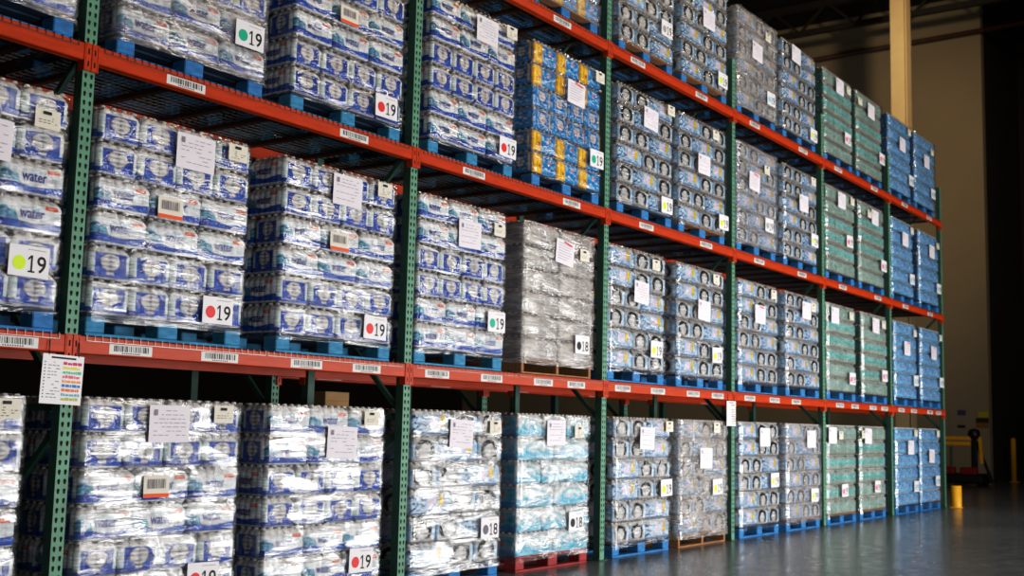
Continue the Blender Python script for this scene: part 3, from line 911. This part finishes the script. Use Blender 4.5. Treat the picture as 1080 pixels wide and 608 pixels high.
# ------------------------------------------------------------------ stretch wrap
LW, LD, NL = 1.136, .985, 6
def wrap_mesh(seed, rough):
    mb = MB()
    x0, x1, y0, y1 = -.012, LW + .012, -.012, LD
    path = []
    def seg(p, q, n):
        for i in range(n):
            t = i / n
            path.append((p[0] + (q[0]-p[0])*t, p[1] + (q[1]-p[1])*t))
    c = .035
    seg((x0, y1), (x0, y0 + c), 20); seg((x0, y0 + c), (x0 + c, y0), 3)
    seg((x0 + c, y0), (x1 - c, y0), 46); seg((x1 - c, y0), (x1, y0 + c), 3)
    seg((x1, y0 + c), (x1, y1), 14); seg((x1, y1), (x0, y1), 8)
    n = len(path); nzz = 84
    ztop = NL * LH
    for j in range(nzz + 1):
        for k, (x, y) in enumerate(path):
            z0 = -.022 - .02 * (1 + noise.noise(Vector((x * 1.7, y * 1.7, seed + 2))))
            z = z0 + (ztop - .012 - z0) * j / nzz
            lay = (z / LH) % 1.0
            pinch = .010 * (max(0, (lay - .80) / .2) ** 2 + max(0, (.07 - lay) / .07)) if z > 0 else .0
            s = (x + y) * 1.3
            w = .006 * noise.noise(Vector((s * 2.2, z * 13 + s * 1.2, seed))) + .004 * noise.noise(Vector((s * 6, z * 30, seed + 9)))
            if rough: w = w * 1.6 + .012 * noise.noise(Vector((s * 2, z * 3, seed + 4)))
            k2 = pinch * (.4 if rough else 1) - w - .003
            cx, cy = LW/2, LD/2
            mb.v.append((cx + (x-cx) * (1 - k2/.57), cy + (y-cy) * (1 - k2/.5), z))
    for j in range(nzz):
        for i in range(n):
            k = (i + 1) % n
            mb.face([j*n + i, j*n + k, (j+1)*n + k, (j+1)*n + i], 0, True)
    return mb
WRAPS = {'wrap': [], 'wrap_shiny': [], 'wrap_mid': [], 'wrap_heavy': []}
for s in range(3):
    w_ = wrap_mesh(s * 31.7, False)
    WRAPS['wrap'].append(w_.mesh('stretch_wrap', [M['wrap']]))
    WRAPS['wrap_shiny'].append(w_.mesh('stretch_wrap', [M['wrap_shiny']]))
    WRAPS['wrap_mid'].append(w_.mesh('stretch_wrap', [M['wrap_mid']]))
w_ = wrap_mesh(77.0, True); WRAPS['wrap_heavy'].append(w_.mesh('stretch_wrap', [M['wrap_heavy']]))
w_ = wrap_mesh(52.0, True); WRAPS['wrap_heavy'].append(w_.mesh('stretch_wrap', [M['wrap_heavy']]))

def core_mesh():
    mb = MB()
    for k in range(NL):
        z = k * LH
        mb.box(.05, LW - .012, .06, LD - .012, z, z + LH * .78, 0, .01)
        mb.box(.08, LW - .04, .09, LD - .04, z + LH * .78, z + LH * .97, 0)
    return mb.mesh('water_pack_stack', [M['core']])
ME_CORE = core_mesh()

# ------------------------------------------------------------------ papers and cards
def paper_mesh(w, h, kind, seed):
    rg = random.Random(seed)
    mb = MB()
    nx = 6
    n0 = len(mb.v)
    for j in range(4):
        for i in range(nx + 1):
            x = -w/2 + w * i / nx; z = -h/2 + h * j / 3
            mb.v.append((x, -.002 - .004 * abs(noise.noise(Vector((x * 9, z * 9, seed)))), z))
    for j in range(3):
        for i in range(nx):
            a = n0 + j * (nx + 1) + i
            mb.face([a, a + 1, a + nx + 2, a + nx + 1], 0, True)
    y = -.0075
    if kind == 'paper':
        mb.quad_y(-w/2 + .03, -w/2 + .055, h/2 - .06, h/2 - .025, y, 1)
        for k in range(7):
            z = h/2 - .03 - k * (h - .05) / 7
            x = -w/2 + (.08 if k < 2 else .03)
            while x < w/2 - .05:
                l = rg.uniform(.015, .045)
                if rg.random() < .75: mb.quad_y(x, min(x + l, w/2 - .03), z - .004, z, y, 1)
                x += l + .012
    elif kind == 'note':
        mb.quad_y(-.03, .02, h/2 - .03, h/2 - .012, y, 1)
        for k in range(4):
            z = h/2 - .045 - k * .014
            x = -w/2 + .02
            while x < w/2 - .03:
                l = rg.uniform(.008, .02)
                if rg.random() < .6: mb.quad_y(x, x + l, z - .004, z, y, 1)
                x += l + .01
    elif kind == 'tag':
        mb.quad_y(-w/2, w/2, -h/2, -h/2 + .022, y, 2)
        x = -w/2 + .025
        while x < w/2 - .03:
            l = rg.choice([.004, .006, .009]); mb.quad_y(x, x + l, -.012, h/2 - .02, y, 1); x += l + rg.choice([.004, .007])
    elif kind == 'redmark':
        for k in range(7):
            z = h/2 - .03 - k * (h - .05) / 7
            mb.quad_y(-w/2 + .03, w/2 - rg.uniform(.04, .12), z - .004, z, y, 1)
        n = len(mb.v)
        mb.v += [(-.03, y, h/2 - .02), (.11, y, h/2 - .035), (.11, y, h/2 - .02), (-.03, y, h/2 - .005)]
        mb.face([n, n+1, n+2, n+3], 2)
    mats = {'paper': ['paper', 'greyink'], 'note': ['cream', 'ink'], 'tag': ['cream', 'greyink', 'orange_ink'], 'redmark': ['paper', 'greyink', 'red_ink']}[kind]
    return mb.mesh(kind, [M[k] for k in mats])
ME_PAPER = [paper_mesh(.29, .215, 'paper', s) for s in (1, 2, 3)]
ME_RED = paper_mesh(.29, .215, 'redmark', 4)
ME_NOTE = [paper_mesh(.15, .105, 'note', s) for s in (5, 6)]
ME_TAG = paper_mesh(.18, .125, 'tag', 7)
def card_meshes(num):
    w, h = .235, .165
    mb = MB(); mb.box(-w/2, w/2, -.004, 0, -h/2, h/2, 0)
    for k in range(6): mb.quad_y(-.01 + k * .018, .002 + k * .018, h/2 - .022, h/2 - .017, -.0045, 1)
    base = mb.mesh('number_card', [M['card'], M['greyink']])
    me, tw, th = text_mesh(num[1], bold=.012)
    m2 = MB(); hz = .092; y = -.0055; cz = -.012
    x1 = .014                                     # a figure one with a flag and a foot
    m2.quad_y(x1 - .0055, x1 + .0055, cz - hz/2, cz + hz/2, y, 0)
    m2.poly_y([(x1 - .0055, cz + hz/2), (x1 - .022, cz + hz/2 - .018), (x1 - .022, cz + hz/2 - .029), (x1 - .0055, cz + hz/2 - .014)][::-1], y, 0)
    m2.quad_y(x1 - .020, x1 - .0055, cz - hz/2, cz - hz/2 + .009, y, 0); m2.quad_y(x1 + .0055, x1 + .020, cz - hz/2, cz - hz/2 + .009, y, 0)
    sz = hz / th
    m2.merge_mesh(me, lambda co: (.072 + co.x * sz * .95, y, cz + co.y * sz), 0)
    return base, m2.mesh('number', [M['ink']])
ME_CARD = {n: card_meshes(n) for n in ('19', '18')}
ME_DOT = {}
for k in DOT:
    mb = MB(); mb.disc_y(-.058, -.012, .038, -.0055, 24, 0); ME_DOT[k] = mb.mesh('colour_dot', [M['dot_' + k]])

# ------------------------------------------------------------------ the loads
#  (kind, layer variant, wrap, pallet)
SPEC = {
 (0,-1,1): ('a', 0, 'wrap_shiny', 'blue'), (1,-1,1): ('a', 2, 'wrap', 'blue'), (2,-1,1): ('a', 1, 'wrap_mid', 'blue'),
 (0,0,0): ('a', 0, 'wrap_shiny', 'blue'), (0,0,1): ('a', 1, 'wrap_shiny', 'blue'), (1,0,0): ('a', 0, 'wrap', 'teal'), (1,0,1): ('a', 0, 'wrap', 'teal'),
 (2,0,0): ('a', 1, 'wrap_mid', 'blue'), (2,0,1): ('a', 0, 'wrap', 'teal'),
 (0,1,0): ('d', 2, 'wrap_shiny', 'blue'), (0,1,1): ('e', 0, 'wrap_shiny', 'red'), (1,1,0): ('a', 1, 'wrap', 'teal'), (1,1,1): ('c', 0, 'wrap_heavy', 'wood'),
 (2,1,0): ('a', 1, 'wrap', 'teal'), (2,1,1): ('b', 1, 'wrap', 'blue'), (3,1,1): ('b', 1, 'wrap_mid', 'mixed'),
 (0,2,0): ('d', 1, 'wrap', 'blue'), (0,2,1): ('d', 2, 'wrap_heavy', 'wood'), (1,2,0): ('d', 0, 'wrap', 'blue'), (1,2,1): ('d', 0, 'wrap', 'blue'),
 (2,2,0): ('d', 3, 'wrap', 'blue'), (2,2,1): ('d', 2, 'wrap', 'mixed'), (3,2,0): ('d', 1, 'wrap', 'mixed'), (3,2,1): ('d', 2, 'wrap', 'mixed'),
 (0,3,0): ('d', 0, 'wrap', 'blue'), (0,3,1): ('d', 2, 'wrap_mid', 'mixed'), (1,3,0): ('d', 0, 'wrap', 'blue'), (1,3,1): ('d', 3, 'wrap', 'blue'),
 (2,3,0): ('d', 3, 'wrap_mid', 'blue'), (2,3,1): ('d', 1, 'wrap', 'blue'), (3,3,0): ('d', 2, 'wrap_heavy', 'blue'), (3,3,1): ('d', 1, 'wrap', 'blue'),
}
for lv in range(4):
    for s in (0, 1):
        SPEC[(lv, 4, s)] = ('f', (lv + s) % 2, 'wrap', 'mixed' if lv == 0 else 'blue')
        SPEC[(lv, 5, s)] = ('g', 0, 'wrap', 'blue')
LOOK = {'a': 'blue-and-white water stack', 'b': 'turquoise-and-yellow water stack', 'c': 'cloudy grey wrapped stack', 'd': 'grey stack with black arches',
        'e': 'white and pale blue stack', 'f': 'green-tinted bottle stack', 'g': 'bright blue bottle stack'}
GRP = {'a': 'blue and white water stacks', 'b': 'turquoise and yellow water stacks', 'd': 'grey water stacks with black arches', 'f': 'green bottle stacks', 'g': 'bright blue bottle stacks'}
jit = random.Random(11)
def where(lv, b, s):
    return '%s, %s half of bay %s' % (TIER[lv], ('left', 'right')[s], bay_name(b))
def make_load(lv, b, s, info):
    kind, var, wrap, pal = SPEC[(lv, b, s)]
    x = b * BAY + info['x']
    base = LEVEL[lv] + (.0065 if lv else 0)
    y = .0 if lv else .0
    make_pallet(pal, x - .012, y, base, '%s, %s' % (PAL_NAME[pal], where(lv, b, s)))
    root = place('bottled_water_stack', ME_CORE, None, (x, y + .018, base + PHT + .001))
    tag(root, '%s, %s' % (LOOK[kind], where(lv, b, s)), 'water stack', GRP.get(kind))
    if (lv, b, s) == (1, -1, 1):
        lay = ['LLL', 'SSSS', 'LLL', 'LLL', 'SSSS', 'SSSS']
        lay = ['SSSS', 'SSSS', 'LLL', 'LLL', 'SSSS', 'SSSS']
    else:
        lay = rows(kind, var)
    lean = jit.uniform(-.012, .012)
    for k, row in enumerate(lay):
        px = jit.uniform(-.006, .006) + lean * k / 6
        py = jit.uniform(-.004, .006)
        for i, c in enumerate(row):
            w, d = SIZE[(kind, c)]
            dx = jit.uniform(-.002, .002); dy = jit.uniform(0, .006)
            place('water_pack', PACKS[kind][c], root, (px + dx, py + dy + .004, k * LH))
            if i == 0:
                depth = 1 if b >= 2 else 2
                yy = d
                while depth > 0 and yy + d < LD + .02:
                    place('water_pack', PACKS[kind][c], root, (px, py + yy + .004, k * LH)); yy += d; depth -= 1
            px += w + .0005
    place('stretch_wrap', WRAPS[wrap][(lv + b + s) % len(WRAPS[wrap])], root, (0, 0, 0))
    yf = -.026
    off = lambda q: (q[0], yf, q[1] - PHT - .008)
    if 'paper' in info:
        red = (lv, b, s) in ((2, 1, 1), (2, 3, 0), (1, 3, 0), (1, 1, 1), (1, 5, 0), (1, 5, 1))
        o = place('paper_sheet', ME_RED if red else ME_PAPER[(lv + b + s) % 3], root, off(info['paper']))
        o.rotation_euler = (0, jit.uniform(-.02, .05) if (lv, b, s) != (1, 1, 1) else .10, 0)
    if 'note' in info:
        o = place('address_note', ME_NOTE[(lv + b) % 2], root, off((min(info['note'][0], 1.05), min(info['note'][1], 1.245))))
        o.location.y = yf - .003
    if 'tag' in info:
        o = place('orange_tag', ME_TAG, root, off(info['tag']))
    if 'card' in info:
        q = info['card']
        base_me, num_me = ME_CARD['18' if q[3] == '18' else '19']
        o = place('number_card', base_me, root, (q[0], yf - .006, q[1] - PHT - .008))
        tag(o, 'white card with a %s dot' % q[2])
        place('colour_dot', ME_DOT[q[2]], o)
        place('number', num_me, o)
        o.rotation_euler = (0, jit.uniform(-.03, .03), 0)
    return root
for (lv, b, s), info in LOADS.items():
    make_load(lv, b, s, info)

# ------------------------------------------------------------------ hanging notices, box, guard
def notice(x0, x1, z0, z1, y, label, tilt=0.0):
    w, h = x1 - x0, z1 - z0
    t = empty('hanging_notice', ((x0 + x1) / 2, y, z1)); tag(t, label, 'notice', 'printed notices hanging from the second tier beam')
    t.rotation_euler = (0, tilt, 0)
    rg = random.Random(int(x0 * 10) + 3)
    mb = MB(); mb.box(-w/2, w/2, 0, .003, -h, 0, 0)
    mb.quad_y(-w/2 + .05, w/2 - .05, -.022, -.012, -.001, 1)
    for k in range(12):
        z = -.04 - k * (h - .06) / 12
        mb.quad_y(-w/2 + .012, -w/2 + .02, z - .006, z, -.001, 1)
        x = -w/2 + .035
        while x < -.02:
            l = rg.uniform(.008, .025)
            if rg.random() < .7: mb.quad_y(x, min(x + l, -.012), z - .005, z, -.001, 2)
            x += l + .006
    mb.build('sheet', [M['card'], M['ink'], M['greyink']], t)
    cols = [(206, 60, 110), (226, 214, 60), (90, 190, 140), (232, 110, 130), (236, 150, 80), (70, 130, 190), (232, 120, 70), (110, 170, 190), (180, 180, 80)]
    for k, c in enumerate(cols):
        z = -.035 - k * (h - .05) / 9
        mb = MB(); x = .0
        while x < w/2 - .02:
            l = rg.uniform(.008, .03)
            mb.quad_y(x, min(x + l, w/2 - .012), z - .017, z - rg.uniform(0, .006), -.0015, 0); x += l + .004
        mb.build('coloured_line', paint('notice print %d' % k, c, .6, var=0), t)
    for sx in (-1, 1):
        mb = MB(); mb.tube((sx * w * .36, .001, -.006), (sx * w * .36, .006, .075), .003, 6)
        mb.build('hanging_tie', M['black'], t)
notice(-.180, .070, 1.268, 1.532, -.03, 'white printed notice with coloured lines hanging on the leftmost green post', .03)
notice(8.232, 8.462, 1.262, 1.538, -.03, 'white printed notice hanging on the fourth green post from the left')

t = empty('rear_row_stack_support', (3.4, 1.42, 0))
bpy.data.objects.remove(t)
make_pallet('blue', 3.35, 1.42, 0, 'blue pallet in the dark rear row, hidden behind the floor stacks')
root = place('bottled_water_stack', ME_CORE, None, (3.36, 1.44, PHT + .001))
tag(root, 'dim rear-row stack carrying a cardboard box, behind the second green post', 'water stack', 'rear row stacks')
mb = MB(); mb.box(0, .30, 0, .30, 0, .155, 0, .004); mb.quad_y(.02, .28, .075, .078, -.0008, 1)
o = mb.build('cardboard_box', [M['cardboard'], M['raw_wood']], None, (3.64, 1.62, PHT + .001 + NL * LH - .006))
tag(o, 'small tan cardboard box in the shadow just under the second tier beam', 'box')

# low yellow column guard at the end of the rack
t = empty('column_guard', (17.12, -.12, 0)); tag(t, 'low yellow steel guard on the floor at the end of the rack', 'rack guard')
mb = MB()
R_ = .085
pts = [(R_ * math.cos(a), R_ * math.sin(a)) for a in [PI * .5 + PI * 1.35 * i / 14 + .2 for i in range(15)]]
for z0, z1 in ((.01, .37),):
    n0 = len(mb.v)
    for z in (z0, z1):
        for k in (1.0, .9):
            for p in pts: mb.v.append((p[0] * k, p[1] * k, z))
    n = len(pts)
    for i in range(n - 1):
        mb.face([n0 + i, n0 + i + 1, n0 + 2*n + i + 1, n0 + 2*n + i], 0, True)
        mb.face([n0 + n + i + 1, n0 + n + i, n0 + 3*n + i, n0 + 3*n + i + 1], 0, True)
        mb.face([n0 + 2*n + i, n0 + 2*n + i + 1, n0 + 3*n + i + 1, n0 + 3*n + i], 0)
    for i in (0, n - 1):
        mb.face([n0 + i, n0 + n + i, n0 + 3*n + i, n0 + 2*n + i], 0)
mb.build('guard_shell', M['yellow'], t)
mb = MB(); mb.box(-.09, .09, -.09, .09, 0, .01, 0, .002); mb.build('base_plate', M['yellow'], t)

# yellow bollard by the recess
t = empty('bollard', (30.3, 1.85, 0)); tag(t, 'tall thin yellow bollard standing in the dark at the far right', 'bollard')
mb = MB(); mb.lathe([(.07, 0), (.07, 1.1), (.06, 1.16), (.03, 1.19)], seg=16); mb.build('post', M['yellow'], t)
mb = MB(); mb.lathe([(.13, 0), (.13, .02)], seg=16); mb.build('base_plate', M['yellow'], t)

# ------------------------------------------------------------------ parked lift truck in the dark
t = empty('lift_truck', (26.3, 2.1, 0), math.radians(0)); tag(t, 'dark stand-up lift truck with yellow bars and red covers parked by the end wall', 'lift truck')
mb = MB(); mb.box(-.1, .9, -.42, .75, .06, .30, 0, .04); mb.build('chassis', M['black'], t)
for y in (-.30, .22):
    mb = MB(); mb.box(-.14, .1, y, y + .38, .28, .46, 0, .03); mb.build('red_cover', M['red'], t)
for y in (-.22, .6):
    mb = MB(); mb.box(.0, .13, y - .07, y + .07, .3, 1.12, 0, .03)
    mb.lathe([(.03, 1.12), (.12, 1.16), (.15, 1.26), (.12, 1.36), (.03, 1.40)], .06, y, 14)
    mb.build('mast_post', M['black'], t)
for z in (.98, 1.11):
    mb = MB(); mb.box(-.05, .0, -.16, .7, z, z + .09, 0, .01); mb.build('cross_bar', M['yellow'], t)
mb = MB(); mb.bar((.05, -.36, 1.2), (.05, -.40, .55), .07, .05); mb.build('side_bar', M['yellow'], t)
mb = MB(); mb.box(-.03, .02, .28, .34, .42, .95, 0, .01); mb.build('hydraulic_ram', M['grey_metal'], t)
mb = MB(); mb.bar((.1, -.25, 1.1), (.1, -.62, .1), .08, .06); mb.build('hose', M['black'], t)
for y in (-.36, .62):
    mb = MB(); mb.tube((.2, y, .08), (.2, y + .1, .08), .08, 14); mb.tube((.75, y, .08), (.75, y + .1, .08), .08, 14); mb.build('wheel', M['black'], t)
for y in (-.2, .35):
    mb = MB(); mb.box(.9, 1.9, y, y + .12, .05, .10, 0, .01); mb.build('fork', M['grey_metal'], t)

# posters and signs on the end wall
t = empty('poster_sign', (28.99, 2.9, 0)); tag(t, 'pale poster with a purple heading on the beige end wall', 'poster')
mb = MB(); mb.box(-.01, 0, -.22, .26, 1.2, 1.92, 0); mb.build('sheet', M['poster'], t)
mb = MB(); mb.box(-.014, -.0105, -.17, .05, 1.76, 1.90, 0); mb.build('heading', M['purple'], t)
mb = MB(); mb.box(-.014, -.0105, -.15, .06, 1.42, 1.50, 0); mb.build('text_panel', M['wall_dark'], t)
mb = MB(); mb.box(28.975, 28.99, 2.16, 2.42, 1.71, 1.86); tag(mb.build('yellow_sign', M['sign_yellow']), 'small yellow sign on the right edge of the beige wall', 'sign')
t = empty('caution_sign', (28.99, 2.3, 0)); tag(t, 'dark and amber sign just below the yellow sign on the beige wall', 'sign')
mb = MB(); mb.box(-.015, 0, -.15, .17, 1.57, 1.69, 0); mb.build('dark_panel', M['sign_dark'], t)
mb = MB(); mb.box(-.015, 0, -.15, .17, 1.44, 1.565, 0); mb.build('amber_panel', M['sign_brown'], t)

# ------------------------------------------------------------------ light
def area(name, loc, rot, sx, sy, power, col):
    l = bpy.data.lights.new(name, 'AREA'); l.shape = 'RECTANGLE'; l.size = sx; l.size_y = sy
    l.energy = power; l.color = col
    if name.startswith('dock'): l.spread = math.radians(135)
    o = bpy.data.objects.new(name, l); o.location = loc; o.rotation_euler = rot
    COL.objects.link(o); return o
# daylight through the open dock doors across the aisle
for x, p in ((6.0, 245), (10.3, 275), (14.6, 235)):
    area('dock_door_daylight', (x, -8.2, 1.25), (PI/2, 0, 0), 3.8, 2.4, p, (1.0, .985, .97))
area('dock_door_daylight', (-1.2, -8.6, 1.25), (PI/2, 0, 0), 3.4, 2.4, 165, (1.0, .985, .97))
# warm high bay lamps above the aisle
for x in (1, 8, 15):
    area('high_bay_lamp', (x, -5.0, 11.5), (0.35, 0, 0), 1.2, .6, 170, (1.0, .84, .64))
l = bpy.data.lights.new('column_lamp', 'SPOT'); l.energy = 1500; l.color = (1.0, .80, .52); l.spot_size = math.radians(70); l.spot_blend = 1.0; l.shadow_soft_size = .3
o = bpy.data.objects.new('column_lamp', l); o.location = (18.5, -0.5, 11.0); COL.objects.link(o)
o.rotation_euler = (Vector((24.1, 2.8, 9.6)) - Vector(o.location)).to_track_quat('-Z', 'Y').to_euler()
w = bpy.data.worlds.new('World'); scene.world = w; w.use_nodes = True
bg = w.node_tree.nodes['Background']; bg.inputs[0].default_value = (.75, .82, 1.0, 1); bg.inputs[1].default_value = .008

# ------------------------------------------------------------------ camera
cam = bpy.data.cameras.new('Camera')
cam.sensor_width = 36.0; cam.lens = 36.0 * 1244.66 / 1080.0
cam.clip_end = 200
Rv = Vector((0.57700157, -0.8164085, 0.02337415)); Uv = Vector((-0.10780814, -0.04776333, 0.9930237)); Fv = Vector((0.80959656, 0.57549616, 0.115575))
co = bpy.data.objects.new('Camera', cam)
mw = Matrix(((Rv.x, Uv.x, -Fv.x, -3.83953), (Rv.y, Uv.y, -Fv.y, -5.65991), (Rv.z, Uv.z, -Fv.z, 1.21355), (0, 0, 0, 1)))
COL.objects.link(co)
co.matrix_world = mw
cam.dof.use_dof = True; cam.dof.focus_distance = 7.4; cam.dof.aperture_fstop = 2.8
scene.camera = co

scene.view_settings.view_transform = 'Standard'
scene.view_settings.look = 'None'
scene.view_settings.exposure = 0.0
scene.view_settings.use_curve_mapping = True
cm = scene.view_settings.curve_mapping
cv = cm.curves[3]
cv.points.new(.10, .075); cv.points.new(.45, .47)
cm.update()
